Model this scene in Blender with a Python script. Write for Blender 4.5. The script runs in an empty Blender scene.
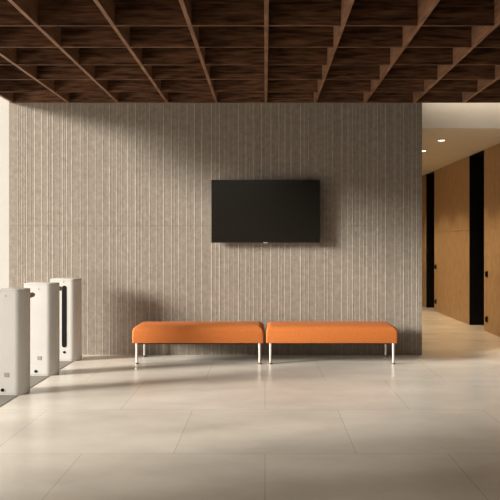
import bpy, bmesh, math, random
from mathutils import Vector, Matrix
C = bpy.context.scene.collection
R = math.radians

# ------------------------------------------------------------------ camera
cam_d = bpy.data.cameras.new('camera')
cam = bpy.data.objects.new('camera', cam_d); C.objects.link(cam)
cam.location = (0, 0, 1.5); cam.rotation_euler = (R(90), 0, 0)
cam_d.sensor_width = 36; cam_d.lens = 49.9
cam_d.shift_x = -0.030; cam_d.shift_y = -0.015
cam_d.clip_start = 0.05; cam_d.clip_end = 200
bpy.context.scene.camera = cam

# ------------------------------------------------------------------ world, sun, exposure
w = bpy.data.worlds.new('sky'); bpy.context.scene.world = w; w.use_nodes = True
bg = w.node_tree.nodes['Background']
bg.inputs[0].default_value = (1.0, 0.88, 0.74, 1)
# hazy evening sky, brighter on the side of the low sun (-X)
wt = w.node_tree
wc = wt.nodes.new('ShaderNodeTexCoord'); wx = wt.nodes.new('ShaderNodeSeparateXYZ'); wr = wt.nodes.new('ShaderNodeMapRange')
wr.interpolation_type = 'SMOOTHSTEP'
wr.inputs[1].default_value = 0.3; wr.inputs[2].default_value = -1.0; wr.inputs[3].default_value = 0.25; wr.inputs[4].default_value = 1.0
wt.links.new(wc.outputs['Generated'], wx.inputs[0]); wt.links.new(wx.outputs[0], wr.inputs[0]); wt.links.new(wr.outputs[0], bg.inputs[1])
SUN_AZ, SUN_EL = 20.7, 15.0
sd = bpy.data.lights.new('sun', 'SUN'); sun = bpy.data.objects.new('sun', sd); C.objects.link(sun)
d = Vector((math.cos(R(SUN_AZ)) * math.cos(R(SUN_EL)), math.sin(R(SUN_AZ)) * math.cos(R(SUN_EL)), -math.sin(R(SUN_EL))))
sun.rotation_euler = d.to_track_quat('-Z', 'Y').to_euler(); sun.location = (-12, 2, 6)
sd.energy = 10.0; sd.angle = R(14.0); sd.color = (1.0, 0.955, 0.875)
def area(name, loc, rot, sx, sy, e, col):
    ad = bpy.data.lights.new(name, 'AREA'); ad.shape = 'RECTANGLE'; ad.size = sx; ad.size_y = sy; ad.energy = e; ad.color = col
    o = bpy.data.objects.new(name, ad); C.objects.link(o); o.location = loc; o.rotation_euler = rot
# unseen fill lamps, added to lift the dim areas
area('overhead_fill', (-1.9, -0.8, 3.68), (0, 0, 0), 4.8, 4.2, 180, (1, 0.90, 0.77))  # added overhead fill for the near floor and bench fronts
area('coffer_fill', (-7.0, 6.0, 0.8), (0, R(-125), 0), 1.4, 6.0, 240, (1, 0.90, 0.78))  # added fill aimed up into the coffers from the left
area('fascia_fill', (3.95, 9.40, 3.69), (0, 0, 0), 3.6, 0.16, 15, (1, 0.93, 0.82))  # added lamp that brightens the corridor fascia
vs = bpy.context.scene.view_settings
vs.view_transform = 'Standard'; vs.look = 'None'; vs.gamma = 1; vs.use_curve_mapping = False
vs.exposure = 0.0

# ------------------------------------------------------------------ materials
def mat(name, col, rough=0.6, metal=0.0, noise=None, bump=None, spec=0.5):
    """noise = (scale xyz, amount, detail): brightness mottling; bump = (scale, strength)"""
    m = bpy.data.materials.new(name); m.use_nodes = True
    nt = m.node_tree; b = nt.nodes['Principled BSDF']
    b.inputs['Base Color'].default_value = (*col, 1); b.inputs['Roughness'].default_value = rough
    b.inputs['Metallic'].default_value = metal; b.inputs['Specular IOR Level'].default_value = spec
    tc = nt.nodes.new('ShaderNodeTexCoord')
    if noise:
        sc, amt, det = noise
        mp = nt.nodes.new('ShaderNodeMapping'); mp.inputs['Scale'].default_value = sc
        nt.links.new(tc.outputs['Object'], mp.inputs[0])
        n = nt.nodes.new('ShaderNodeTexNoise'); n.inputs['Scale'].default_value = 1; n.inputs['Detail'].default_value = det
        n.inputs['Roughness'].default_value = 0.65
        nt.links.new(mp.outputs[0], n.inputs[0])
        r = nt.nodes.new('ShaderNodeValToRGB')
        r.color_ramp.elements[0].position = 0.3; r.color_ramp.elements[1].position = 0.7
        r.color_ramp.elements[0].color = (*[c * (1 - amt) for c in col], 1)
        r.color_ramp.elements[1].color = (*[min(1, c * (1 + amt)) for c in col], 1)
        nt.links.new(n.outputs[0], r.inputs[0]); nt.links.new(r.outputs[0], b.inputs['Base Color'])
    if bump:
        n2 = nt.nodes.new('ShaderNodeTexNoise'); n2.inputs['Scale'].default_value = bump[0]; n2.inputs['Detail'].default_value = 3
        nt.links.new(tc.outputs['Object'], n2.inputs[0])
        bp = nt.nodes.new('ShaderNodeBump'); bp.inputs['Strength'].default_value = bump[1]; bp.inputs['Distance'].default_value = 0.01
        nt.links.new(n2.outputs[0], bp.inputs['Height']); nt.links.new(bp.outputs[0], b.inputs['Normal'])
    return m

def wood(name, dark, light, axis, rough=0.5):
    """grain running along axis 0 or 1 with wavy cathedral figure"""
    m = bpy.data.materials.new(name); m.use_nodes = True
    nt = m.node_tree; b = nt.nodes['Principled BSDF']; b.inputs['Roughness'].default_value = rough
    b.inputs['Specular IOR Level'].default_value = 0.3
    tc = nt.nodes.new('ShaderNodeTexCoord'); mp = nt.nodes.new('ShaderNodeMapping')
    s = [2.2, 2.2, 22]; 
    if axis == 0: s = [1.5, 3, 15]
    if axis == 1: s = [5, 1.6, 14]
    if axis == 2: s = [14, 14, 1.6]
    mp.inputs['Scale'].default_value = s
    nt.links.new(tc.outputs['Object'], mp.inputs[0])
    n = nt.nodes.new('ShaderNodeTexNoise'); n.inputs['Scale'].default_value = 0.8; n.inputs['Detail'].default_value = 2
    n.inputs['Distortion'].default_value = 0.6
    nt.links.new(mp.outputs[0], n.inputs[0])
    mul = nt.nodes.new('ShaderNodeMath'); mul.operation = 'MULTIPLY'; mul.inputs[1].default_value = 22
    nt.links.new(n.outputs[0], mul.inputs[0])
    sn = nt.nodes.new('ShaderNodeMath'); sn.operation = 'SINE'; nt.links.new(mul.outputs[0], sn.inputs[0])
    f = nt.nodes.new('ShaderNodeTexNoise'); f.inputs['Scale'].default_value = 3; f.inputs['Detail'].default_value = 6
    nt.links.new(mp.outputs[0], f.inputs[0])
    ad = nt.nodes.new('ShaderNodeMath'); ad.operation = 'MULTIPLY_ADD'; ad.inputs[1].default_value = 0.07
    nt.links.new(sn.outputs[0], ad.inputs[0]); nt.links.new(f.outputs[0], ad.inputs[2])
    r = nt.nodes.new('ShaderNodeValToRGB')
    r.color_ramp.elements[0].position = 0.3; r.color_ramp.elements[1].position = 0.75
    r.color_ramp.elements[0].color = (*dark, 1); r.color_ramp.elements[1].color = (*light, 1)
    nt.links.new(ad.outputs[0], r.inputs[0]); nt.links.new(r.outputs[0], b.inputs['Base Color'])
    return m

def tile_floor():
    m = bpy.data.materials.new('floor_tile'); m.use_nodes = True
    nt = m.node_tree; N = nt.nodes; L = nt.links; b = N['Principled BSDF']
    tc = N.new('ShaderNodeTexCoord'); mp = N.new('ShaderNodeMapping')
    mp.inputs['Location'].default_value = (13.0, 1.3 * 6 - 4.92, 0)
    L.new(tc.outputs['Object'], mp.inputs[0])
    br = N.new('ShaderNodeTexBrick'); br.offset = 0.5; br.squash = 1; br.offset_frequency = 2
    br.inputs['Scale'].default_value = 1; br.inputs['Brick Width'].default_value = 1.3; br.inputs['Row Height'].default_value = 1.3
    br.inputs['Mortar Size'].default_value = 0.0035; br.inputs['Mortar Smooth'].default_value = 0.2; br.inputs['Bias'].default_value = 0
    br.inputs['Color1'].default_value = (0.70, 0.65, 0.575, 1); br.inputs['Color2'].default_value = (0.73, 0.68, 0.605, 1)
    br.inputs['Mortar'].default_value = (0.53, 0.475, 0.40, 1)
    L.new(mp.outputs[0], br.inputs[0])
    n = N.new('ShaderNodeTexNoise'); n.inputs['Scale'].default_value = 1.0; n.inputs['Detail'].default_value = 6; n.inputs['Roughness'].default_value = 0.6
    fm = N.new('ShaderNodeMapping'); fm.inputs['Scale'].default_value = (1.2, 2.0, 1); fm.inputs['Location'].default_value = (3.3, 1.7, 0.37)
    L.new(tc.outputs['Object'], fm.inputs[0]); L.new(fm.outputs[0], n.inputs[0])
    r = N.new('ShaderNodeMapRange'); r.inputs[1].default_value = 0.1; r.inputs[2].default_value = 0.9; r.inputs[3].default_value = 0.74; r.inputs[4].default_value = 1.26
    L.new(n.outputs[0], r.inputs[0])
    mx = N.new('ShaderNodeVectorMath'); mx.operation = 'SCALE'
    L.new(br.outputs['Color'], mx.inputs[0]); L.new(r.outputs[0], mx.inputs['Scale'])
    L.new(mx.outputs[0], b.inputs['Base Color'])
    b.inputs['Roughness'].default_value = 0.27
    b.inputs['Specular IOR Level'].default_value = 0.45
    return m

def panel_stone(name, col):
    m = bpy.data.materials.new(name); m.use_nodes = True
    nt = m.node_tree; N = nt.nodes; L = nt.links; b = N['Principled BSDF']; b.inputs['Roughness'].default_value = 0.8
    b.inputs['Specular IOR Level'].default_value = 0.25
    tc = N.new('ShaderNodeTexCoord'); fac = None
    for sc, det, lo, hi in (((16, 16, 14), 8, 0.86, 1.14), ((16, 16, 0.2), 3, 0.92, 1.08), ((45, 45, 30), 4, 0.92, 1.08)):
        mp = N.new('ShaderNodeMapping'); mp.inputs['Scale'].default_value = sc; L.new(tc.outputs['Object'], mp.inputs[0])
        n = N.new('ShaderNodeTexNoise'); n.inputs['Scale'].default_value = 1; n.inputs['Detail'].default_value = det; L.new(mp.outputs[0], n.inputs[0])
        r = N.new('ShaderNodeMapRange'); r.inputs[1].default_value = 0.28; r.inputs[2].default_value = 0.72
        r.inputs[3].default_value = lo; r.inputs[4].default_value = hi; L.new(n.outputs[0], r.inputs[0])
        if fac is None: fac = r.outputs[0]
        else:
            q = N.new('ShaderNodeMath'); q.operation = 'MULTIPLY'; L.new(fac, q.inputs[0]); L.new(r.outputs[0], q.inputs[1]); fac = q.outputs[0]
    v = N.new('ShaderNodeVectorMath'); v.operation = 'SCALE'; v.inputs[0].default_value = col; L.new(fac, v.inputs['Scale'])
    L.new(v.outputs[0], b.inputs['Base Color'])
    return m

M = {
    'floor': tile_floor(),
    'panel': panel_stone('greige_stone_panel', (0.250, 0.213, 0.175)),
    'inlay': panel_stone('pale_stone_inlay', (0.34, 0.30, 0.25)),
    'white': mat('white_plaster', (0.44, 0.425, 0.40), 0.8, noise=((1.5, 1.5, 1.5), 0.03, 4)),
    'beige': mat('beige_plaster', (0.50, 0.44, 0.35), 0.8, noise=((2, 2, 2), 0.03, 4)),
    'corr': mat('pale_corridor_plaster', (0.66, 0.60, 0.50), 0.8, noise=((2, 2, 2), 0.03, 4)),
    'room': mat('dark_taupe_plaster', (0.24, 0.20, 0.15), 0.8, noise=((2, 2, 2), 0.03, 4)),
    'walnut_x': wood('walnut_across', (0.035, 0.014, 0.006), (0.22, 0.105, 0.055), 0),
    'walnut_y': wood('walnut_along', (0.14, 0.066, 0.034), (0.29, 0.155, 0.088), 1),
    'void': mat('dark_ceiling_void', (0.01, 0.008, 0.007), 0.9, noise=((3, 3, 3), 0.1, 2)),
    'oak': mat('tan_door_veneer', (0.47, 0.315, 0.17), 0.5, noise=((7, 7, 5), 0.14, 9)),
    'black': mat('black_lacquer', (0.004, 0.0035, 0.004), 0.6, noise=((5, 5, 5), 0.1, 2), spec=0.15),
    'handle': mat('black_metal', (0.012, 0.010, 0.009), 0.4, 0.6, noise=((20, 20, 20), 0.1, 2)),
    'shell': mat('off_white_powder_coat', (0.61, 0.595, 0.57), 0.42, noise=((4, 4, 4), 0.02, 3)),
    'grey': mat('grey_plastic', (0.33, 0.31, 0.29), 0.4, noise=((30, 30, 30), 0.05, 2)),
    'bronze': mat('bronze_metal', (0.16, 0.075, 0.035), 0.35, 0.5, noise=((20, 20, 20), 0.15, 3)),
    'fabric': mat('orange_wool', (0.54, 0.150, 0.024), 0.85, noise=((40, 40, 40), 0.10, 9), bump=(500, 0.35)),
    'chrome': mat('polished_metal', (0.84, 0.81, 0.77), 0.28, 0.45, noise=((10, 10, 10), 0.03, 2)),
    'foot': mat('dull_foot_metal', (0.28, 0.22, 0.17), 0.4, 0.6, noise=((10, 10, 10), 0.05, 2)),
    'screen': mat('black_screen_glass', (0.009, 0.008, 0.006), 0.2, noise=((1, 1, 1), 0.05, 2), spec=0.4),
    'bezel': mat('black_bezel', (0.010, 0.009, 0.008), 0.4, noise=((9, 9, 9), 0.05, 2)),
    'silver': mat('silver_mark', (0.75, 0.72, 0.66), 0.3, 0.3, noise=((9, 9, 9), 0.02, 2)),
    'mat': mat('dark_matting', (0.23, 0.215, 0.185), 0.85, noise=((60, 60, 1), 0.25, 4)),
}
lm = bpy.data.materials.new('lamp_glow'); lm.use_nodes = True
b = lm.node_tree.nodes['Principled BSDF']; b.inputs['Emission Color'].default_value = (1, 0.90, 0.74, 1); b.inputs['Emission Strength'].default_value = 6

# ------------------------------------------------------------------ mesh helpers
def box(bm, x0, x1, y0, y1, z0, z1, bevel=0.0, seg=2):
    v = [bm.verts.new((x, y, z)) for x in (x0, x1) for y in (y0, y1) for z in (z0, z1)]
    fs = [(0, 1, 3, 2), (4, 6, 7, 5), (0, 4, 5, 1), (2, 3, 7, 6), (0, 2, 6, 4), (1, 5, 7, 3)]
    faces = [bm.faces.new([v[i] for i in f]) for f in fs]
    if bevel:
        es = {e for f in faces for e in f.edges}
        bmesh.ops.bevel(bm, geom=list(es), offset=bevel, segments=seg, profile=0.5, affect='EDGES')

def lathe(bm, prof, cx=0, cy=0, cz=0, n=24, axis='z'):
    """prof = [(radius, height)] revolved about an axis through (cx, cy, cz)"""
    rings = []
    for r, h in prof:
        ring = []
        for i in range(n):
            a = 2 * math.pi * i / n
            u, v = r * math.cos(a), r * math.sin(a)
            p = (cx + u, cy + v, cz + h) if axis == 'z' else (cx + u, cy + h, cz + v) if axis == 'y' else (cx + h, cy + u, cz + v)
            ring.append(bm.verts.new(p))
        rings.append(ring)
    for a, c in zip(rings, rings[1:]):
        for i in range(n):
            bm.faces.new((a[i], a[(i + 1) % n], c[(i + 1) % n], c[i]))
    bm.faces.new(rings[0][::-1]); bm.faces.new(rings[-1])

def prism(bm, outline, z0, z1):
    lo = [bm.verts.new((x, y, z0)) for x, y in outline]; hi = [bm.verts.new((x, y, z1)) for x, y in outline]
    n = len(lo)
    for i in range(n):
        bm.faces.new((lo[i], lo[(i + 1) % n], hi[(i + 1) % n], hi[i]))
    bm.faces.new(lo[::-1]); return bm.faces.new(hi)

def obj(name, bm, m, parent=None, smooth=False):
    bmesh.ops.recalc_face_normals(bm, faces=bm.faces)
    me = bpy.data.meshes.new(name); bm.to_mesh(me); bm.free()
    me.materials.append(m)
    if smooth:
        for p in me.polygons: p.use_smooth = True
        me.set_sharp_from_angle(angle=R(40))
    o = bpy.data.objects.new(name, me); C.objects.link(o)
    if parent: o.parent = parent
    return o

def struct(name, bm, m):
    o = obj(name, bm, m); o['kind'] = 'structure'; return o

def thing(name, label, cat, loc=(0, 0, 0), group=None):
    o = bpy.data.objects.new(name, None); C.objects.link(o); o.location = loc
    o.empty_display_size = 0.1
    o['label'] = label; o['category'] = cat
    if group: o['group'] = group
    return o

def dup(root, loc, label):
    r = root.copy(); C.objects.link(r); r.location = loc; r['label'] = label
    for ch in list(root.children):
        c = ch.copy(); C.objects.link(c); c.parent = r
        for g in ch.children:
            e = g.copy(); C.objects.link(e); e.parent = c
    return r

# ------------------------------------------------------------------ the room
WY = 9.25                 # face of the panelled wall
WX0, WX1 = -3.418, 2.096  # its ends
RX = 3.72                 # corridor wall
BZ = 3.362                # underside of the ceiling grid

bm = bmesh.new(); box(bm, -14, 6.0, -4, 20, -0.1, 0); struct('floor', bm, M['floor'])

# panelled wall: irregular upright boards with bevelled edges, one seam across
bm = bmesh.new()
random.seed(11)
SEAM = 1.722
px = [9, 18, 22, 27, 35, 42, 47.5, 53, 62.5, 67, 72, 80.5, 88, 95.5, 103, 109.5, 117, 122, 128, 135.5, 142, 149.5, 157, 163.5,
      171.5, 179, 187, 194.5]
last = 194.5
while last < 413:
    last += random.choice([4.5, 6, 7, 7.5, 8, 8.5, 9.5]); px.append(last)
xs = [(p - 265) / 693 * WY for p in px if p < 418] + [WX1]
box(bm, WX0, WX1, WY + 0.006, WY + 0.25, 0, 3.72)
box(bm, WX0, WX1, WY, WY + 0.0065, 0, SEAM - 0.0025); box(bm, WX0, WX1, WY, WY + 0.0065, SEAM + 0.0025, 3.72)
bmi = bmesh.new()
marks = [(x, random.choice([0.012, 0.010, 0.009, 0.006])) for x in xs[1:-1]]
marks += [(a + (b_ - a) * random.uniform(0.35, 0.65), 0.0035) for a, b_ in zip(xs, xs[1:]) if random.random() < 0.6]
for x, wd in marks:
    for z0, z1 in ((0, SEAM - 0.0025), (SEAM + 0.0025, 3.72)):
        p = [(x - wd / 2, WY), (x + wd * 0.2, WY - 0.0022), (x + wd / 2, WY - 0.0018), (x + wd / 2, WY)]
        prism(bmi, p, z0, z1)
wb = struct('wall_back', bm, M['panel'])
obj('inlay_strips', bmi, M['inlay'], wb)

# sunlit white wall beyond the left end of the boards
bm = bmesh.new(); box(bm, -14, WX0, WY + 0.01, WY + 0.25, 0, 6.0); struct('wall_side', bm, M['white'])

# ceiling: slab over the coffers with every timber blade
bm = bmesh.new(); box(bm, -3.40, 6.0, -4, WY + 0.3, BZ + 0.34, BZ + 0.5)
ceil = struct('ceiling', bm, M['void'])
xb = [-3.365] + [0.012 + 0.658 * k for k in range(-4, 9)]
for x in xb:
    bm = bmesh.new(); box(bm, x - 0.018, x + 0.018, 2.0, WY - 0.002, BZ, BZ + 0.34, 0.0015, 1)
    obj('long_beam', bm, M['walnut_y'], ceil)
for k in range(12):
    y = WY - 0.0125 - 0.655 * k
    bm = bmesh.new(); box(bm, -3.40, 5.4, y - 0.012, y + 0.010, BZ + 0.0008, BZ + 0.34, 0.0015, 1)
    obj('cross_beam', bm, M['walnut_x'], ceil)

# corridor: lowered plaster ceiling with its fascia, right wall with doors and dark niches
CZ = 3.075
bm = bmesh.new(); box(bm, WX1 - 0.6, 6.0, 9.55, 20, CZ, 3.86); struct('ceiling_corridor', bm, M['corr'])
niches = [(11.77, 12.62), (15.23, 15.99)]
bm = bmesh.new(); box(bm, 5.8, 6.0, -4, 9.54, 0, 3.86); box(bm, RX + 0.05, 5.8, 9.3, 9.54, 0, 3.07); struct('wall_right', bm, M['room'])
def door(n, y0, y1, seam=True):
    bm = bmesh.new()
    box(bm, RX, RX + 0.12, y0, y1, 0.004, SEAM - 0.002, 0.002, 1); box(bm, RX, RX + 0.12, y0, y1, SEAM + 0.002, CZ, 0.002, 1)
    box(bm, RX + 0.01, RX + 0.12, y0 + .01, y1 - .01, SEAM - 0.003, SEAM + 0.003)
    o = struct('door_%d' % n, bm, M['oak'])
    return o
door(1, 9.30, 9.30 + 2.47 - 0.0)
door(2, 12.62, 15.23); door(3, 15.99, 19.6)
for o, ye in ((bpy.data.objects['door_1'], 11.77), (bpy.data.objects['door_2'], 15.23)):
    for z in (0.97, 0.215):
        bm = bmesh.new()
        box(bm, RX - 0.006, RX + 0.002, ye - 0.21, ye - 0.11, z - 0.055, z + 0.055, 0.003, 2)
        box(bm, RX - 0.035, RX - 0.006, ye - 0.185, ye - 0.15, z - 0.04, z + 0.04, 0.006, 2)
        obj('door_handle', bm, M['handle'], o)
for k, (a, c) in enumerate(niches):
    bm = bmesh.new()
    box(bm, RX + 0.122, RX + 0.8, c, c + 0.05, 0, CZ); box(bm, RX + 0.122, RX + 0.8, a - 0.05, a, 0, CZ)
    box(bm, RX + 0.8, RX + 0.85, a - 0.05, c + 0.05, 0, CZ)
    box(bm, RX + 0.002, RX + 0.8, a, c, CZ - 0.004, CZ - 0.001)
    box(bm, RX + 0.001, RX + 0.122, c - 0.004, c - 0.0005, 0, CZ - 0.002)
    struct('trim_%d' % (k + 1), bm, M['black'])
bm = bmesh.new(); box(bm, WX1 - 0.9, 6.0, 19.6, 19.8, 0, CZ); struct('wall_far', bm, M['oak'])
bm = bmesh.new(); box(bm, WX1 - 0.25, WX1 - 0.02, WY + 0.25, 19.6, 0, CZ); struct('wall_corridor', bm, M['beige'])
bm = bmesh.new(); box(bm, -3.4, 6.0, -4.2, -4, 0, 3.86); struct('wall_front', bm, M['room'])

# unseen blockers left of the frame, added to band and dim the sunlight
bm = bmesh.new()
for y0, y1 in ((-4, 2.9), (3.3, 3.5), (4.3, 4.42), (5.76, 5.90)):
    box(bm, -5.2, -5.0, y0, y1, 0, 3.86)
box(bm, -3.46, -3.402, -4, 8.45, 3.02, 3.86)  # added blocker strip, unseen; lowers the shadow line on the panelled wall
struct('sun_blockers', bm, M['white'])

# ------------------------------------------------------------------ downlights
def downlight(x, y, label):
    t = thing('downlight', label, 'ceiling light', (x, y, CZ), 'round downlights in the corridor ceiling')
    bm = bmesh.new()
    n = 32
    prof = [(0.062, -0.0005), (0.062, -0.006), (0.052, -0.006), (0.050, -0.001)]
    rings = [[bm.verts.new((r * math.cos(2 * math.pi * i / n), r * math.sin(2 * math.pi * i / n), h)) for i in range(n)] for r, h in prof]
    for a, c in zip(rings, rings[1:]):
        for i in range(n): bm.faces.new((a[i], a[(i + 1) % n], c[(i + 1) % n], c[i]))
    obj('trim_ring', bm, M['white'], t, True)
    bm = bmesh.new(); lathe(bm, [(0.0495, -0.0035), (0.0495, -0.001)], n=32)
    obj('lamp', bm, lm, t)
    ld = bpy.data.lights.new('downlight_beam', 'SPOT'); ld.energy = 100; ld.color = (1, 0.74, 0.46); ld.spot_size = R(100); ld.spot_blend = 0.6
    ld.shadow_soft_size = 0.05
    lo = bpy.data.objects.new('downlight_beam', ld); C.objects.link(lo); lo.parent = t; lo.location = (0, 0, -0.02)
downlight(2.72, 10.68, 'round downlight in the corridor ceiling, the nearer one seen whole')
downlight(2.72, 11.92, 'round downlight in the corridor ceiling, half hidden at the end of the panelled wall')
for y in (13.2, 14.4, 15.6):
    ld = None
    downlight(2.72, y, 'round downlight deeper in the corridor ceiling, behind the panelled wall')

# ------------------------------------------------------------------ television
t = thing('television', 'large flat black television hung on the panelled wall above the two orange benches', 'television', (0.0065, WY, 1.496))
TW, TH = 1.435, 0.830
bm = bmesh.new(); box(bm, -TW / 2, TW / 2, -0.108, -0.06, 0, TH, 0.004, 2); obj('housing', bm, M['bezel'], t)
bm = bmesh.new(); box(bm, -TW / 2 + 0.009, TW / 2 - 0.009, -0.1095, -0.1082, 0.013, TH - 0.009); obj('screen', bm, M['screen'], t)
bm = bmesh.new(); box(bm, -0.3, 0.3, -0.061, -0.0025, 0.15, 0.6, 0.004, 2); obj('wall_bracket', bm, M['bezel'], t)
bm = bmesh.new(); box(bm, -0.028, 0.028, -0.1115, -0.1075, -0.004, 0.004, 0.001, 1); obj('logo_badge', bm, M['silver'], t)

# ------------------------------------------------------------------ benches
def bench(x0, x1, label):
    cx = (x0 + x1) / 2; L = x1 - x0; cy = 8.835; D = 0.60
    t = thing('bench', label, 'bench', (cx, cy, 0), 'orange upholstered benches along the panelled wall')
    # cushion: superellipse-edged block, crowned top, tight lower edge
    bm = bmesh.new()
    z0, z1 = 0.258, 0.478
    def ring(inset, z, cr):
        a, bb = L / 2 - inset, D / 2 - inset
        pts = []
        for sx, sy, st in ((1, 1, 0), (-1, 1, 90), (-1, -1, 180), (1, -1, 270)):
            for k in range(6):
                an = R(st + 90 * k / 5)
                pts.append((sx * (a - cr) + cr * math.cos(an), sy * (bb - cr) + cr * math.sin(an)))
        return [bm.verts.new((x, y, z)) for x, y in pts]
    prof = [(0.012, z0, 0.015), (0.003, z0 + 0.004, 0.02), (0.0, z0 + 0.014, 0.022), (0.0, z0 + 0.10, 0.024), (0.002, z0 + 0.145, 0.026)]
    rr = 0.075
    for k in range(1, 8):
        a = R(90 * k / 7)
        prof.append((0.002 + rr * (1 - math.cos(a)), z0 + 0.145 + (z1 - z0 - 0.155) * math.sin(a), 0.026 + 0.02 * math.sin(a)))
    prof += [(0.14, z1 - 0.006, 0.05), (0.22, z1, 0.04)]
    rings = [ring(*p) for p in prof]
    n = len(rings[0])
    for a, c in zip(rings, rings[1:]):
        for i in range(n): bm.faces.new((a[i], a[(i + 1) % n], c[(i + 1) % n], c[i]))
    bm.faces.new(rings[0][::-1]); bm.faces.new(rings[-1])
    obj('cushion', bm, M['fabric'], t, True)
    bm = bmesh.new(); box(bm, -L / 2 + 0.03, L / 2 - 0.03, -D / 2 + 0.03, D / 2 - 0.03, 0.244, 0.2585, 0.002, 1)
    obj('base_frame', bm, M['handle'], t)
    for sx in (-1, 1):
        for sy in (-1, 1):
            lx, ly = sx * (L / 2 - 0.055), sy * (D / 2 - 0.03)
            bm = bmesh.new()
            lathe(bm, [(0.017, 0.257), (0.017, 0.243), (0.0148, 0.232), (0.0125, 0.03), (0.0125, 0.012)], lx, ly, 0, 20)
            leg = obj('leg', bm, M['chrome'], t, True)
            bm = bmesh.new(); lathe(bm, [(0.030, 0.0), (0.030, 0.006), (0.022, 0.012), (0.0126, 0.017)], lx, ly, 0, 24)
            obj('foot', bm, M['foot'], leg, True)
    return t
bench(-1.640, -0.012, 'left orange upholstered bench on thin metal legs, nearer the white turnstiles')
bench(0.012, 1.640, 'right orange upholstered bench on thin metal legs, nearer the corridor')

# ------------------------------------------------------------------ turnstiles
def dot(bm, x, y, z, r, dpt=0.003):
    lathe(bm, [(r, 0), (r, -dpt * 0.6), (r * 0.8, -dpt)], x, y, z, 16, 'y')

def turnstile(y, h, label, slot):
    X1, X0, r = -2.348, -2.712, 0.115
    t = thing('turnstile', label, 'turnstile', (X1 - 0.2, y, 0), 'white turnstile pedestals at the entrance')
    ox = X1 - 0.2
    def outline(g=0.0):
        pts = [(X0 + g - ox, r - g), (X0 + g - ox, -r + g)]
        for k in range(17):
            a = R(-90 + 180 * k / 16); pts.append((X1 - r - ox + (r - g) * math.cos(a), (r - g) * math.sin(a)))
        return pts
    bm = bmesh.new()
    prism(bm, outline(0.006), 0, 0.02); prism(bm, outline(), 0.018, h - 0.016)
    body = obj('body', bm, M['shell'], t, True)
    bm = bmesh.new()
    prism(bm, outline(0.004), h - 0.020, h - 0.012)
    f = prism(bm, outline(), h - 0.013, h)
    bmesh.ops.bevel(bm, geom=list(f.edges), offset=0.003, segments=2, profile=0.5, affect='EDGES')
    obj('top_cap', bm, M['shell'], t, True)
    fx = lambda px: (px - ox)
    yf = -r
    bm = bmesh.new(); dot(bm, -2.545 - ox, yf, 0.975 if not slot else 1.0, 0.007 if not slot else 0.009); obj('sensor', bm, M['grey'], t)
    if not slot:
        bm = bmesh.new(); box(bm, -2.562 - ox, -2.512 - ox, yf - 0.003, yf + 0.001, 0.178, 0.222, 0.002, 1)
        obj('reader_plate', bm, M['grey'], t)
        bm = bmesh.new(); dot(bm, -2.577 - ox, yf, 0.052, 0.017, 0.006); obj('lock', bm, M['black'], t, True)
    else:
        bm = bmesh.new()
        n = 12; w2 = 0.030; za, zb = 0.175, 0.955; xc = -2.535 - ox
        pts = [(xc + w2 * math.cos(R(180 * k / n)), zb - w2 + w2 * math.sin(R(180 * k / n))) for k in range(n + 1)]
        pts += [(xc + w2 * math.cos(R(180 + 180 * k / n)), za + w2 + w2 * math.sin(R(180 + 180 * k / n))) for k in range(n + 1)]
        a = [bm.verts.new((x, yf + 0.001, z)) for x, z in pts]; c = [bm.verts.new((x, yf - 0.003, z)) for x, z in pts]
        for i in range(len(a)):
            j = (i + 1) % len(a); bm.faces.new((a[i], a[j], c[j], c[i]))
        bm.faces.new(a); bm.faces.new(c[::-1])
        s = obj('barrier_slot', bm, M['black'], t)
        bm = bmesh.new(); dot(bm, -2.535 - ox, yf, 0.115, 0.016, 0.006); obj('lock', bm, M['black'], t, True)
    if not slot:
        bm = bmesh.new()
        lathe(bm, [(0.027, -0.01), (0.027, 0.19), (0.023, 0.212), (0.012, 0.222)], -2.425 - ox, r, 0.955, 20, 'y')
        obj('barrier_arm', bm, M['bronze'], t, True)
    return t
turnstile(6.915, 1.040, 'nearest white turnstile pedestal with rounded end, cut off by the left edge of the photo', False)
turnstile(7.905, 1.040, 'middle one of the three white turnstile pedestals, small grey square on its face', False)
turnstile(8.865, 1.040, 'farthest white turnstile pedestal, beside the panelled wall, with a tall black slot', True)

# matting under the turnstiles
bm = bmesh.new(); box(bm, -4.95, -2.716, 3.5, WY - 0.06, 0.0, 0.004)
ys = [3.5] + [v for y in (6.915, 7.905, 8.865) for v in (y - 0.118, y + 0.118)] + [WY - 0.06]
for y0, y1 in zip(ys[::2], ys[1::2]): box(bm, -2.716, -2.42, y0, y1, 0.0, 0.004)
o = obj('entrance_mat', bm, M['mat']); o['label'] = 'dark grey entrance matting running under the white turnstiles'; o['category'] = 'mat'
